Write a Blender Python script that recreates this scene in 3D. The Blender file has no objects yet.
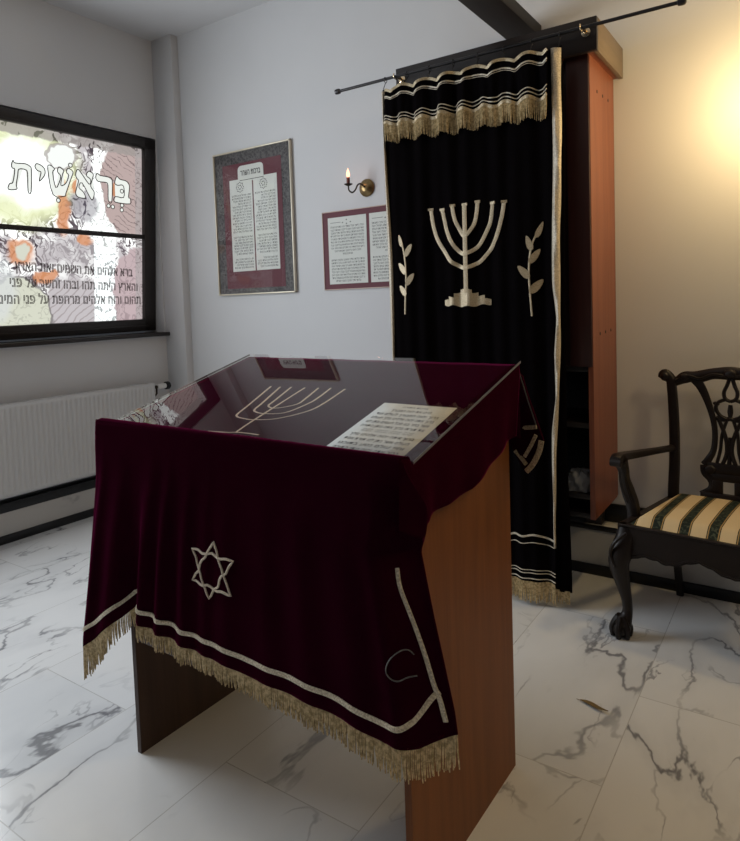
import bpy, bmesh, math, random
from mathutils import Vector, Matrix
random.seed(7)
sc = bpy.context.scene
col = sc.collection
PI = math.pi
V = Vector

# ------------------------------------------------------------------ helpers
def lerp(a, b, t): return a + (b - a) * t
def sm(a, b, x):
    t = max(0.0, min(1.0, (x - a) / (b - a))); return t * t * (3 - 2 * t)
def pw(tab, x):
    """piecewise linear table with soft interpolation"""
    if x <= tab[0][0]: return tab[0][1]
    for (a, fa), (b, fb) in zip(tab, tab[1:]):
        if x <= b: return lerp(fa, fb, (x - a) / (b - a))
    return tab[-1][1]
def smooth(pts, n=8, closed=False):
    """Catmull-Rom through tuples of any length"""
    P = [tuple(p) for p in pts]; out = []
    m = len(P)
    rng = range(m if closed else m - 1)
    for i in rng:
        if closed: p0, p1, p2, p3 = P[(i-1) % m], P[i], P[(i+1) % m], P[(i+2) % m]
        else: p0, p1, p2, p3 = P[max(i-1, 0)], P[i], P[i+1], P[min(i+2, m-1)]
        for k in range(n):
            t = k / n
            out.append(tuple(0.5*((2*b)+(c-a)*t+(2*a-5*b+4*c-d)*t*t+(3*b-a-3*c+d)*t**3) for a, b, c, d in zip(p0, p1, p2, p3)))
    if not closed: out.append(P[-1])
    return out

class B:
    def __init__(s): s.bm = bmesh.new()
    def box(s, x0, x1, y0, y1, z0, z1, bev=0.0, M=None):
        b = bmesh.new()
        bmesh.ops.create_cube(b, size=1)
        for v in b.verts:
            v.co = V((lerp(x0, x1, v.co.x+.5), lerp(y0, y1, v.co.y+.5), lerp(z0, z1, v.co.z+.5)))
        if bev: bmesh.ops.bevel(b, geom=b.edges[:], offset=bev, segments=2, affect='EDGES', profile=.5)
        if M is not None: b.transform(M)
        s._add(b); return s
    def _add(s, b):
        m = bpy.data.meshes.new('tmp'); b.to_mesh(m); b.free(); s.bm.from_mesh(m); bpy.data.meshes.remove(m)
    def poly(s, verts, faces):
        vs = [s.bm.verts.new(v) for v in verts]
        for f in faces:
            try: s.bm.faces.new([vs[i] for i in f])
            except ValueError: pass
        return s
    def grid(s, f, nu, nv):
        vs = [[s.bm.verts.new(f(i/nu, j/nv)) for j in range(nv+1)] for i in range(nu+1)]
        for i in range(nu):
            for j in range(nv):
                s.bm.faces.new((vs[i][j], vs[i+1][j], vs[i+1][j+1], vs[i][j+1]))
        return s
    def tube(s, pts, rx, ry=None, n=8, up=None, closed=False, sq=0.0):
        """elliptic (or squarish) tube; rx along side, ry along up"""
        P = [V(p[:3]) for p in pts]; m = len(P)
        RX = rx if isinstance(rx, (list, tuple)) else [rx]*m
        RY = RX if ry is None else (ry if isinstance(ry, (list, tuple)) else [ry]*m)
        rings = []; pn = None
        for i in range(m):
            t = (P[(i+1) % m] - P[i-1]) if closed else (P[min(i+1, m-1)] - P[max(i-1, 0)])
            if t.length < 1e-9: t = V((0, 0, 1))
            t.normalize()
            if up is not None: nrm = V(up(P[i]) if callable(up) else up)
            else: nrm = pn if pn is not None else (V((0, 0, 1)) if abs(t.z) < .9 else V((0, 1, 0)))
            nrm = nrm - t * nrm.dot(t)
            if nrm.length < 1e-6: nrm = pn if pn is not None else t.orthogonal()
            nrm.normalize(); pn = nrm
            side = t.cross(nrm)
            ring = []
            for k in range(n):
                a = 2*PI*(k+.5)/n; c, d = math.cos(a), math.sin(a)
                if sq:
                    q = (abs(c)**4+abs(d)**4)**-.25; q = lerp(1, q, sq); c *= q; d *= q
                ring.append(s.bm.verts.new(P[i] + side*(RX[i]*c) + nrm*(RY[i]*d)))
            rings.append(ring)
        for i in range(m if closed else m-1):
            a, b = rings[i], rings[(i+1) % m]
            for k in range(n):
                s.bm.faces.new((a[k], a[(k+1) % n], b[(k+1) % n], b[k]))
        if not closed:
            s.bm.faces.new(rings[0][::-1]); s.bm.faces.new(rings[-1])
        return s
    def lathe(s, prof, o=(0, 0, 0), axis='z', n=24):
        """prof: (radius, height)"""
        def pt(r, h, a):
            c, d = r*math.cos(a), r*math.sin(a)
            p = {'z': (c, d, h), 'y': (c, h, d), 'x': (h, c, d)}[axis]
            return V(o)+V(p)
        rows = [[s.bm.verts.new(pt(max(r, 1e-5), h, 2*PI*k/n)) for k in range(n)] for r, h in prof]
        for a, b in zip(rows, rows[1:]):
            for k in range(n): s.bm.faces.new((a[k], a[(k+1) % n], b[(k+1) % n], b[k]))
        s.bm.faces.new(rows[0][::-1]); s.bm.faces.new(rows[-1]); return s
    def ball(s, c, r, sc3=(1, 1, 1), sub=2):
        b = bmesh.new(); bmesh.ops.create_icosphere(b, subdivisions=sub, radius=r)
        for v in b.verts: v.co = V((v.co.x*sc3[0]+c[0], v.co.y*sc3[1]+c[1], v.co.z*sc3[2]+c[2]))
        s._add(b); return s
    def prism(s, pts, place, d):
        """2D outline -> place(a,b,depth) slab from depth 0 to d"""
        n = len(pts)
        A = [s.bm.verts.new(place(a, b, 0)) for a, b in pts]; C = [s.bm.verts.new(place(a, b, d)) for a, b in pts]
        s.bm.faces.new(A); s.bm.faces.new(C[::-1])
        for i in range(n): s.bm.faces.new((A[i], A[(i+1) % n], C[(i+1) % n], C[i]))
        return s
    def text(s, txt, place, h=None, w=None, x=0, y=0, align='c', bold=0.0, fitw=False, place_d=None):
        vs, fs, (a0, a1, b0, b1) = glyphs(txt, bold)
        if not vs: return s
        k = h / CAP if h else w / (a1-a0)
        kx = w / (a1-a0) if (w and (fitw or (a1-a0)*k > w)) else k
        W = (a1-a0)*kx
        ox = x - (W/2 if align == 'c' else W if align == 'r' else 0)
        s.poly([place(ox+(a-a0)*kx, y+b*k) for a, b in vs], fs); return s
    def build(s, name, mat, parent=None, flat=False, loc=None, rotz=None, solid=0.0, sub=0, soff=-1.0, recalc=True, auto=40):
        if recalc: bmesh.ops.recalc_face_normals(s.bm, faces=s.bm.faces[:])
        m = bpy.data.meshes.new(name); s.bm.to_mesh(m); s.bm.free()
        o = bpy.data.objects.new(name, m); col.objects.link(o)
        if not flat:
            for p in m.polygons: p.use_smooth = True
            m.set_sharp_from_angle(angle=math.radians(auto))
        if mat is not None: m.materials.append(mat)
        if parent is not None: o.parent = parent
        if loc is not None: o.location = loc
        if rotz is not None: o.rotation_euler.z = rotz
        if solid:
            md = o.modifiers.new('thickness', 'SOLIDIFY'); md.thickness = solid; md.offset = soff
        if sub:
            md = o.modifiers.new('sub', 'SUBSURF'); md.levels = sub; md.render_levels = sub
        return o

CAP = 0.62
_gc = {}
def glyphs(txt, bold=0.0):
    key = (txt, bold)
    if key in _gc: return _gc[key]
    c = bpy.data.curves.new('t', 'FONT'); c.resolution_u = 4
    heb = any('\u0590' <= ch <= '\u05ff' for ch in txt)
    c.body = txt[::-1] if heb else txt
    if heb and len(txt) > 1: c.space_character = 1.08
    c.offset = bold; c.fill_mode = 'FRONT' if hasattr(c, 'fill_mode') else c.fill_mode
    o = bpy.data.objects.new('t', c); col.objects.link(o)
    bpy.context.view_layer.update()
    m = bpy.data.meshes.new_from_object(o.evaluated_get(bpy.context.evaluated_depsgraph_get()))
    vs = [(v.co.x, v.co.y) for v in m.vertices]; fs = [tuple(p.vertices) for p in m.polygons]
    bpy.data.objects.remove(o); bpy.data.curves.remove(c); bpy.data.meshes.remove(m)
    if vs: ext = (min(v[0] for v in vs), max(v[0] for v in vs), min(v[1] for v in vs), max(v[1] for v in vs))
    else: ext = (0, 1, 0, 1)
    _gc[key] = (vs, fs, ext); return _gc[key]

def contour(txt):
    c = bpy.data.curves.new('t', 'FONT'); c.resolution_u = 2; c.fill_mode = 'NONE'; c.body = txt[::-1]; c.space_character = 1.08
    o = bpy.data.objects.new('t', c); col.objects.link(o); bpy.context.view_layer.update()
    m = bpy.data.meshes.new_from_object(o.evaluated_get(bpy.context.evaluated_depsgraph_get()))
    vs = [(v.co.x, v.co.y) for v in m.vertices]; es = [tuple(q.vertices) for q in m.edges]
    bpy.data.objects.remove(o); bpy.data.curves.remove(c); bpy.data.meshes.remove(m)
    return vs, es, (min(v[0] for v in vs), max(v[0] for v in vs), min(v[1] for v in vs), max(v[1] for v in vs))
def tag(o, label=None, cat=None, group=None, kind=None):
    if label: o['label'] = label
    if cat: o['category'] = cat
    if group: o['group'] = group
    if kind: o['kind'] = kind
    return o
def empty(name, loc, rz=0):
    o = bpy.data.objects.new(name, None); col.objects.link(o); o.location = loc; o.rotation_euler.z = rz
    o.empty_display_size = .1; return o
def copy_tree(o, parent=None):
    c = o.copy(); col.objects.link(c); c.parent = parent
    for ch in list(o.children): copy_tree(ch, c)
    return c

# ------------------------------------------------------------------ materials
class N:
    def __init__(s, name):
        s.m = bpy.data.materials.new(name); s.m.use_nodes = True; s.t = s.m.node_tree
        s.t.nodes.clear(); s.out = s.t.nodes.new('ShaderNodeOutputMaterial')
    def n(s, typ, props=None, **inp):
        nd = s.t.nodes.new(typ)
        for k, v in (props or {}).items(): setattr(nd, k, v)
        for k, v in inp.items():
            key = k.replace('_', ' ')
            sock = nd.inputs[int(k[1:])] if (k[0] == 'i' and k[1:].isdigit()) else nd.inputs[key]
            s.put(sock, v)
        return nd
    def put(s, sock, v):
        if isinstance(v, bpy.types.NodeSocket): s.t.links.new(v, sock)
        elif isinstance(v, bpy.types.Node): s.t.links.new(v.outputs[0], sock)
        elif isinstance(v, (tuple, list)) and len(v) == 3 and sock.type == 'RGBA': sock.default_value = (*v, 1)
        else: sock.default_value = v
    def math(s, op, a, b=0.0, c=0.0):
        return s.n('ShaderNodeMath', {'operation': op}, i0=a, i1=b, i2=c).outputs[0]
    def mix(s, f, a, b, mode='MIX'):
        nd = s.t.nodes.new('ShaderNodeMix'); nd.data_type = 'RGBA'; nd.blend_type = mode; nd.clamp_factor = True
        s.put(nd.inputs[0], f); s.put(nd.inputs[6], a); s.put(nd.inputs[7], b); return nd.outputs[2]
    def step(s, x, a, b):
        nd = s.t.nodes.new('ShaderNodeMapRange'); nd.interpolation_type = 'SMOOTHSTEP'
        s.put(nd.inputs[0], x); nd.inputs[1].default_value = a; nd.inputs[2].default_value = b
        nd.inputs[3].default_value = 0; nd.inputs[4].default_value = 1; return nd.outputs[0]
    def coord(s, which='Object'): return s.n('ShaderNodeTexCoord').outputs[which]
    def map(s, v, scale=(1, 1, 1), rot=(0, 0, 0), loc=(0, 0, 0)):
        return s.n('ShaderNodeMapping', None, Vector=v, Location=loc, Rotation=rot, Scale=scale).outputs[0]
    def noise(s, v, scale, detail=3, rough=.5, dist=0.0, out='Fac', w=None):
        nd = s.n('ShaderNodeTexNoise', {'noise_dimensions': '4D' if w is not None else '3D'}, Vector=v, Scale=scale, Detail=detail, Roughness=rough, Distortion=dist)
        if w is not None: s.put(nd.inputs['W'], w)
        return nd.outputs[0 if out == 'Fac' else 1]
    def bump(s, h, strength=.3, dist=.01):
        return s.n('ShaderNodeBump', None, Height=h, Strength=strength, Distance=dist).outputs[0]
    def pbsdf(s, **k):
        nd = s.n('ShaderNodeBsdfPrincipled', None, **k); s.t.links.new(nd.outputs[0], s.out.inputs[0]); return nd

def plain(name, c, rough=.5, metal=0.0, spec=.5, var=0.08, scale=30, bump=0.0, **k):
    a = N(name); v = a.coord(); nz = a.noise(v, scale, 3)
    cc = a.mix(nz, tuple(x*(1-var) for x in c), tuple(min(1, x*(1+var)) for x in c))
    kw = dict(Base_Color=cc, Roughness=rough, Metallic=metal, Specular_IOR_Level=spec); kw.update(k)
    if bump: kw['Normal'] = a.bump(a.noise(v, scale*4, 4), bump, .002)
    a.pbsdf(**kw); return a.m

M = {}
M['wall'] = plain('wall_paint', (.63, .63, .64), .85, spec=.2, var=.03, scale=3, bump=.06)
M['ceil'] = plain('ceiling_paint', (.63, .63, .64), .9, spec=.2, var=.02, scale=3, bump=.05)
M['black'] = plain('black_trim', (.008, .008, .009), .3, spec=.4)
M['frame_dark'] = plain('dark_window_profile', (.018, .014, .013), .4)
M['white_enamel'] = plain('white_enamel', (.62, .62, .62), .35, var=.02)
M['white_plastic'] = plain('white_plastic', (.75, .75, .74), .4, var=.02)
M['brass'] = plain('aged_brass', (.30, .21, .10), .38, metal=1.0, var=.25, scale=60)
M['bronze'] = plain('dark_bronze', (.05, .035, .025), .4, metal=.9)
M['rod'] = plain('dark_rod_metal', (.05, .048, .05), .35, metal=.9)
M['chrome'] = plain('brass_screw', (.75, .6, .4), .2, metal=1.0)
M['paper'] = plain('paper', (.66, .67, .63), .7, var=.03, scale=20)
M['ink'] = plain('black_ink', (.012, .012, .012), .6)
M['ink_grey'] = plain('grey_ink', (.13, .13, .13), .6)
M['redmat'] = plain('burgundy_mat', (.12, .028, .04), .7, var=.05)
M['gilt'] = plain('pale_gilt_frame', (.66, .60, .48), .4, metal=.3, var=.06)
M['pinkframe'] = plain('thin_pale_frame', (.5, .36, .30), .4)
M['candle'] = plain('red_candle_tube', (.09, .02, .015), .5)
M['plastic_bag'] = plain('silvery_plastic', (.28, .29, .31), .25, var=.3, scale=25, bump=.3)
M['leaf'] = plain('dry_leaf', (.16, .10, .03), .7, var=.4, scale=60)
M['inside_dark'] = plain('dark_stained_board', (.012, .008, .008), .5, var=.2)
M['grey_panel'] = plain('dark_grey_panel', (.03, .03, .032), .5)
M['mahogany'] = plain('dark_mahogany', (.011, .007, .006), .40, spec=.3, var=.35, scale=25)

def wood(name, c1, c2, rough=.4, along='z', scale=1.0, spec=.4):
    a = N(name); v = a.coord()
    sc3 = {'z': (14, 14, .7), 'x': (.7, 14, 14), 'y': (14, .7, 14)}[along]
    vv = a.map(v, tuple(q*scale for q in sc3))
    n1 = a.noise(vv, 1.6, 5, .6, .6); n2 = a.noise(vv, 8, 3, .6)
    f = a.math('ADD', a.math('MULTIPLY', n1, .75), a.math('MULTIPLY', n2, .25))
    cc = a.mix(a.step(f, .3, .7), c1, c2)
    a.pbsdf(Base_Color=cc, Roughness=rough, Specular_IOR_Level=spec, Normal=a.bump(n2, .08, .002)); return a.m
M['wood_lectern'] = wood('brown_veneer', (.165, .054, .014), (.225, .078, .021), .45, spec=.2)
M['wood_lectern_shaded'] = wood('shaded_brown_veneer', (.050, .026, .018), (.075, .040, .027), .5)  # same veneer with shade put into the colour, for left and front panels
M['wood_ark'] = wood('reddish_ark_wood', (.20, .062, .034), (.28, .095, .052), .4)
M['wood_ark_dark'] = wood('dark_red_stile', (.030, .009, .008), (.045, .013, .011), .4)
M['wood_cornice'] = wood('black_cornice', (.012, .009, .009), (.020, .014, .013), .35, 'x')
M['wood_cornice_end'] = wood('tan_cornice_end', (.155, .115, .08), (.20, .15, .105), .5, 'y')
M['beam'] = wood('dark_beam', (.018, .016, .014), (.035, .03, .027), .6, 'y')

def velvet(name, base, sheen, tint, rough=.75):
    a = N(name); v = a.coord(); nz = a.noise(v, 7, 4, .6)
    cc = a.mix(nz, tuple(x*.7 for x in base), tuple(x*1.3 for x in base))
    a.pbsdf(Base_Color=cc, Roughness=rough, Specular_IOR_Level=.0, Sheen_Weight=sheen, Sheen_Tint=tint, Sheen_Roughness=.24,
            Normal=a.bump(a.noise(v, 500, 2), .1, .001)); return a.m
M['velvet_red'] = velvet('burgundy_velvet', (.025, .0017, .0078), .20, (.66, .05, .22))
M['velvet_black'] = velvet('black_velvet', (.0035, .0028, .0032), .03, (.5, .45, .5))

def gold(name, c1, c2, scale=220, metal=.35):
    a = N(name); v = a.coord(); nz = a.noise(v, scale, 2, .7)
    a.pbsdf(Base_Color=a.mix(a.step(nz, .35, .65), c1, c2), Metallic=metal, Roughness=.42, Normal=a.bump(nz, .6, .002)); return a.m
M['braid'] = gold('gold_braid', (.34, .26, .15), (.62, .51, .34), 220, .2)
M['braid_pale'] = gold('pale_cream_braid', (.42, .36, .27), (.70, .62, .50), 220, .1)
M['border'] = gold('pale_gold_border', (.52, .43, .29), (.86, .76, .58), 220, .1)
M['fringe'] = gold('gold_fringe', (.36, .26, .12), (.72, .56, .32), 90)
M['embroid'] = gold('gold_embroidery', (.36, .28, .17), (.58, .48, .33), 300, .25)
M['embroid_pale'] = gold('pale_gold_embroidery', (.62, .50, .36), (.85, .73, .57), 300, .1)
M['silver_thread'] = gold('silver_thread', (.10, .10, .10), (.2, .2, .2), 300)

# glass plate: clear, Fresnel reflections
def glass(name, ior=1.5, tint=(1, 1, 1), rough=.0):
    a = N(name)
    f = a.n('ShaderNodeFresnel', None, IOR=ior); tr = a.n('ShaderNodeBsdfTransparent', None, Color=tint)
    gl = a.n('ShaderNodeBsdfGlossy', None, Roughness=rough, Color=(1, 1, 1))
    f = a.math('MULTIPLY', f, a.math('SUBTRACT', 1.0, a.n('ShaderNodeNewGeometry').outputs['Backfacing']))
    mx = a.n('ShaderNodeMixShader', None, i0=f, i1=tr, i2=gl); a.t.links.new(mx.outputs[0], a.out.inputs[0]); return a.m
M['glass'] = glass('clear_glass', 1.45)
M['glass_edge'] = plain('ground_glass_edge', (.16, .15, .16), .3)

# marble floor
def marble(name, tiles=True, base=(.70, .70, .70), rough=.22):
    a = N(name); v = a.coord()
    sx = a.n('ShaderNodeSeparateXYZ', None, Vector=v)
    if tiles:
        U = a.math('SUBTRACT', sx.outputs[1], 1.84); W = a.math('ADD', sx.outputs[0], .48)
        bv = a.n('ShaderNodeCombineXYZ', None, X=U, Y=W, Z=0.0)
        br = a.n('ShaderNodeTexBrick', {'offset': .5, 'offset_frequency': 2, 'squash': 1.0}, Vector=bv, Color1=(0, 0, 0), Color2=(1, 1, 1), Mortar=(.5, .5, .5), Scale=1.0, Mortar_Size=.0016, Mortar_Smooth=0.0, Bias=0.0, Brick_Width=1.0, Row_Height=.497)
        w = a.math('MULTIPLY', a.n('ShaderNodeRGBToBW', None, Color=br.outputs[0]).outputs[0], 37.0)
        mort = br.outputs[1]
    else:
        w = a.math('MULTIPLY', sx.outputs[0], 0.0); mort = None
    vr = a.map(v, (1.0, .50, 1.0), (0, 0, math.radians(-42)))
    n1 = a.noise(vr, 1.8, 6, .52, .45, w=w); v1 = a.step(a.math('ABSOLUTE', a.math('SUBTRACT', n1, .5)), .011, .001)
    n2 = a.noise(vr, 3.4, 5, .52, .8, w=w); v2 = a.step(a.math('ABSOLUTE', a.math('SUBTRACT', n2, .52)), .013, .001)
    mk = a.step(a.noise(v, 1.1, 3, .6, w=w), .40, .60); mk2 = a.step(a.noise(v, 2.2, 3, .6, .3, w=w), .48, .66)
    cloud = a.step(a.noise(vr, 1.4, 5, .6, .6, w=w), .42, .75)
    halo = a.math('MULTIPLY', a.step(a.math('ABSOLUTE', a.math('SUBTRACT', n1, .5)), .07, 0.0), mk)
    c = a.mix(a.math('MULTIPLY', cloud, .24), base, (.40, .42, .45))
    c = a.mix(a.math('MULTIPLY', halo, .18), c, (.30, .31, .34))
    c = a.mix(a.math('MULTIPLY', a.math('MULTIPLY', v1, mk), .78), c, (.10, .10, .115))
    c = a.mix(a.math('MULTIPLY', a.math('MULTIPLY', v2, mk2), .65), c, (.13, .13, .15))
    if mort: c = a.mix(a.math('MULTIPLY', mort, .45), c, (.22, .20, .17))
    a.pbsdf(Base_Color=c, Roughness=rough, Specular_IOR_Level=.4, Normal=a.bump(a.noise(v, 9, 2), .015, .01)); return a.m
M['marble'] = marble('marble_floor_tiles')
M['marble_skirt'] = marble('marble_skirting', False, (.55, .54, .52), .3)

# striped upholstery (stripes run front to back)
def stripes():
    a = N('striped_upholstery'); v = a.coord(); sx = a.n('ShaderNodeSeparateXYZ', None, Vector=v)
    ph = a.math('FRACT', a.math('MULTIPLY', a.math('ADD', sx.outputs[0], 10.208+.027), 10.0))
    cream = a.math('LESS_THAN', ph, .54)
    ln = a.math('MAXIMUM', a.math('MULTIPLY', a.math('GREATER_THAN', ph, .57), a.math('LESS_THAN', ph, .61)), a.math('MULTIPLY', a.math('GREATER_THAN', ph, .93), a.math('LESS_THAN', ph, .97)))
    fl = a.step(a.noise(v, 90, 2), .5, .6)
    g = a.mix(fl, (.006, .012, .009), (.045, .055, .035))
    c = a.mix(cream, g, (.56, .43, .25)); c = a.mix(ln, c, (.30, .19, .07))
    a.pbsdf(Base_Color=c, Roughness=.7, Specular_IOR_Level=.2, Normal=a.bump(a.noise(v, 400, 2), .2, .001)); return a.m
M['stripes'] = stripes()

# ornamental dark mat of the large poster
def ornate():
    a = N('ornate_grey_mat'); v = a.coord()
    n1 = a.noise(v, 38, 4, .7, 1.0); vo = a.n('ShaderNodeTexVoronoi', None, Vector=v, Scale=55.0).outputs[0]
    f = a.step(a.math('ADD', a.math('MULTIPLY', n1, .6), a.math('MULTIPLY', vo, .5)), .35, .75)
    a.pbsdf(Base_Color=a.mix(f, (.022, .020, .021), (.095, .088, .088)), Roughness=.6); return a.m
M['ornate'] = ornate()

def emit(name, c, s):
    a = N(name); e = a.n('ShaderNodeEmission', None, Color=c, Strength=s); a.t.links.new(e.outputs[0], a.out.inputs[0]); return a.m
M['flame_bulb'] = emit('lit_bulb', (1.0, .42, .24), 3.2)

# printed translucent window film, lit by daylight from outside (object x = along wall, z = up)
WIN_S = 1.75
INK = .50
def window_art():
    a = N('printed_window_film'); v = a.coord()
    wob = a.n('ShaderNodeVectorMath', {'operation': 'SCALE'}, i0=a.n('ShaderNodeVectorMath', {'operation': 'SUBTRACT'}, i0=a.noise(v, 5, 3, .6, out='Color'), i1=(.5, .5, .5)), Scale=.16)
    vv = a.n('ShaderNodeVectorMath', {'operation': 'ADD'}, i0=v, i1=wob.outputs[0]).outputs[0]
    s0 = a.n('ShaderNodeSeparateXYZ', None, Vector=v); s1 = a.n('ShaderNodeSeparateXYZ', None, Vector=vv)
    def ell(cy, ch, ry, rh, soft=.12, warp=True):
        s = s1 if warp else s0
        dy = a.math('DIVIDE', a.math('SUBTRACT', s.outputs[1], cy), ry); dh = a.math('DIVIDE', a.math('SUBTRACT', s.outputs[2], ch), rh)
        d = a.math('SQRT', a.math('ADD', a.math('MULTIPLY', dy, dy), a.math('MULTIPLY', dh, dh)))
        return a.step(d, 1+soft, 1-soft), d
    def rng(sock, lo, hi, soft=.012): return a.math('MULTIPLY', a.step(sock, lo-soft, lo+soft), a.step(sock, hi+soft, hi-soft))
    y, h = s0.outputs[1], s0.outputs[2]
    # busy contour drawing
    n1 = a.noise(vv, 8, 1.5, .5, 1.0); n2 = a.noise(vv, 15, 1.5, .5, .8)
    ln = a.step(a.math('ABSOLUTE', a.math('SUBTRACT', a.math('FRACT', a.math('MULTIPLY', n1, 6.0)), .5)), .15, .05)
    ln2 = a.step(a.math('ABSOLUTE', a.math('SUBTRACT', a.math('FRACT', a.math('MULTIPLY', n2, 4.0)), .5)), .13, .05)
    dark = a.step(n2, .60, .63)
    wh = (0.533, 0.546, 0.521)
    busy = a.mix(a.step(a.noise(v, 6, 3), .42, .58), (.78, .80, .78), (.36, .34, .35))
    busy = a.mix(dark, busy, (.045, .036, .045))
    busy = a.mix(a.math('MULTIPLY', ln2, .85), busy, (.075, .055, .06))
    busy = a.mix(a.math('MULTIPLY', ln, .92), busy, (0.065, 0.050, 0.060))
    c = busy
    # hatch strokes
    hv = a.map(v, (1, 1, 1), (math.radians(28), 0, 0))
    wv = a.n('ShaderNodeTexWave', {'bands_direction': 'Z'}, Vector=hv, Scale=9.0, Distortion=7.0, Detail=3.0, Detail_Scale=1.6).outputs[1]
    hatch = a.math('MULTIPLY', a.step(wv, .90, .97), a.step(a.noise(v, 7, 2), .42, .5))
    hv2 = a.map(v, (1, 1, 1), (math.radians(-42), 0, 0))
    wv2 = a.n('ShaderNodeTexWave', {'bands_direction': 'Z'}, Vector=hv2, Scale=7.0, Distortion=4.0, Detail=2.0, Detail_Scale=1.2).outputs[1]
    hatch2 = a.step(wv2, .86, .95)
    # grey hatched slab, lower middle
    m = rng(s1.outputs[1], 2.44, 2.80); m = a.math('MULTIPLY', m, a.step(s1.outputs[2], .42, .36))
    c = a.mix(m, c, a.mix(a.math('MULTIPLY', hatch2, .55), (0.330, 0.310, 0.320), (0.165, 0.135, 0.135)))
    m, _ = ell(2.62, .55, .22, .16, .25); c = a.mix(a.math('MULTIPLY', m, .6), c, (0.300, 0.280, 0.290))
    # pale sun glow, upper left
    m, _ = ell(2.26, 1.06, .40, .34, .22); c = a.mix(a.math('MULTIPLY', m, .93), c, (.50, .53, .33))
    m, _ = ell(2.33, 1.07, .24, .22, .25); c = a.mix(m, c, (.74, .78, .76))
    m, d = ell(2.55, 1.22, .085, .085, .08); c = a.mix(m, c, (.56, .58, .56))
    rg = a.math('MULTIPLY', a.step(d, .88, .95), a.step(d, 1.12, 1.05)); c = a.mix(a.math('MULTIPLY', rg, .7), c, (0.200, 0.170, 0.165))
    # pale field lower left
    m, d = ell(2.25, .16, .22, .24, .06); c = a.mix(m, c, a.mix(a.math('MULTIPLY', ln, .35), (0.400, 0.410, 0.340), (0.175, 0.175, 0.150)))
    rg = a.math('MULTIPLY', a.step(d, .96, 1.0), a.step(d, 1.07, 1.03)); c = a.mix(a.math('MULTIPLY', rg, .8), c, (0.110, 0.100, 0.100))
    m, _ = ell(2.13, .33, .09, .2, .3); c = a.mix(a.math('MULTIPLY', m, .7), c, (0.410, 0.430, 0.430))
    # orange accents
    for (cy, ch, ry, rh) in ((2.565, .85, .05, .16), (2.56, 1.01, .06, .06), (2.27, .56, .09, .075), (2.43, .41, .075, .04), (2.73, .66, .05, .045), (2.66, 1.02, .03, .05)):
        m, _ = ell(cy, ch, ry, rh, .25); c = a.mix(a.math('MULTIPLY', m, .9), c, a.mix(a.math('MULTIPLY', ln, .5), (0.415, 0.180, 0.085), (0.250, 0.100, 0.050)))
    m, _ = ell(2.28, .56, .05, .045, .2); c = a.mix(m, c, (0.400, 0.410, 0.350))
    # white column through the right half
    m = rng(s0.outputs[1], 2.79, 2.965, .006); m = a.math('MULTIPLY', m, a.step(h, .74, .70))
    c = a.mix(m, c, a.mix(a.math('MULTIPLY', ln2, .80), (.72, .76, .76), (0.150, 0.165, 0.165)))
    m, _ = ell(2.88, .90, .13, .36, .06); c = a.mix(m, c, a.mix(a.math('MULTIPLY', ln2, .75), (.74, .78, .76), (0.200, 0.200, 0.200)))
    m, _ = ell(2.72, .88, .11, .10, .3); c = a.mix(a.math('MULTIPLY', m, .8), c, a.mix(dark, (0.240, 0.230, 0.250), (0.060, 0.055, 0.070)))
    # mauve shapes at the right edge
    m, _ = ell(3.16, 1.06, .30, .40, .03); m = a.math('MULTIPLY', m, a.step(h, .70, .74))
    c = a.mix(m, c, a.mix(a.math('MULTIPLY', hatch, .75), (0.300, 0.235, 0.225), (0.100, 0.075, 0.075)))
    m, _ = ell(2.98, 1.02, .05, .05, .15); c = a.mix(m, c, (0.330, 0.150, 0.080))
    m, _ = ell(3.16, .32, .22, .30, .03); m = a.math('MULTIPLY', m, a.step(h, .66, .62))
    m2 = a.math('MULTIPLY', a.step(s0.outputs[1], 2.965, 2.975), a.step(h, .36, .34)); m = a.math('MAXIMUM', m, m2)
    c = a.mix(m, c, a.mix(a.math('MULTIPLY', ln, .45), (0.330, 0.260, 0.270), (0.125, 0.090, 0.100)))
    # darker band along the top and the right edge
    m = a.step(a.math('ADD', h, a.math('MULTIPLY', a.math('SUBTRACT', n1, .5), .06)), 1.285, 1.30); c = a.mix(a.math('MULTIPLY', m, .85), c, a.mix(dark, (0.210, 0.190, 0.180), (0.040, 0.035, 0.035)))
    m = a.step(y, 3.135, 3.14); c = a.mix(a.math('MULTIPLY', m, .65), c, a.mix(ln2, (0.250, 0.230, 0.230), (0.100, 0.090, 0.090)))
    e = a.n('ShaderNodeEmission', None, Color=c, Strength=WIN_S)
    gl = a.n('ShaderNodeBsdfGlossy', None, Roughness=.05, Color=(1, 1, 1))
    fr = a.n('ShaderNodeFresnel', None, IOR=1.3)
    mx = a.n('ShaderNodeMixShader', None, i0=fr, i1=e, i2=gl); a.t.links.new(mx.outputs[0], a.out.inputs[0]); return a.m
M['film'] = window_art()
M['letter_white'] = emit('white_film_letter', (.50, .52, .49), WIN_S)
M['verse_line'] = plain('grey_film_line', (.14, .11, .11), .6)
M['letter_line'] = plain('dark_film_line', (.05, .03, .03), .6)

# ------------------------------------------------------------------ the room
XL, YB, ZC = -4.084, 3.378, 3.41
def S(o, **k): return tag(o, kind='structure', **k)
b = B(); b.box(-4.3, 2.6, -2.6, 3.5, -.06, 0); S(b.build('floor', M['marble'], flat=True))
b = B(); b.box(-4.35, 2.6, -2.6, 3.55, ZC, ZC+.1); S(b.build('ceiling', M['ceil'], flat=True))
b = B(); b.box(XL-.02, 2.6, YB, YB+.15, -.06, ZC+.05); S(b.build('wall_back', M['wall'], flat=True))
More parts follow.
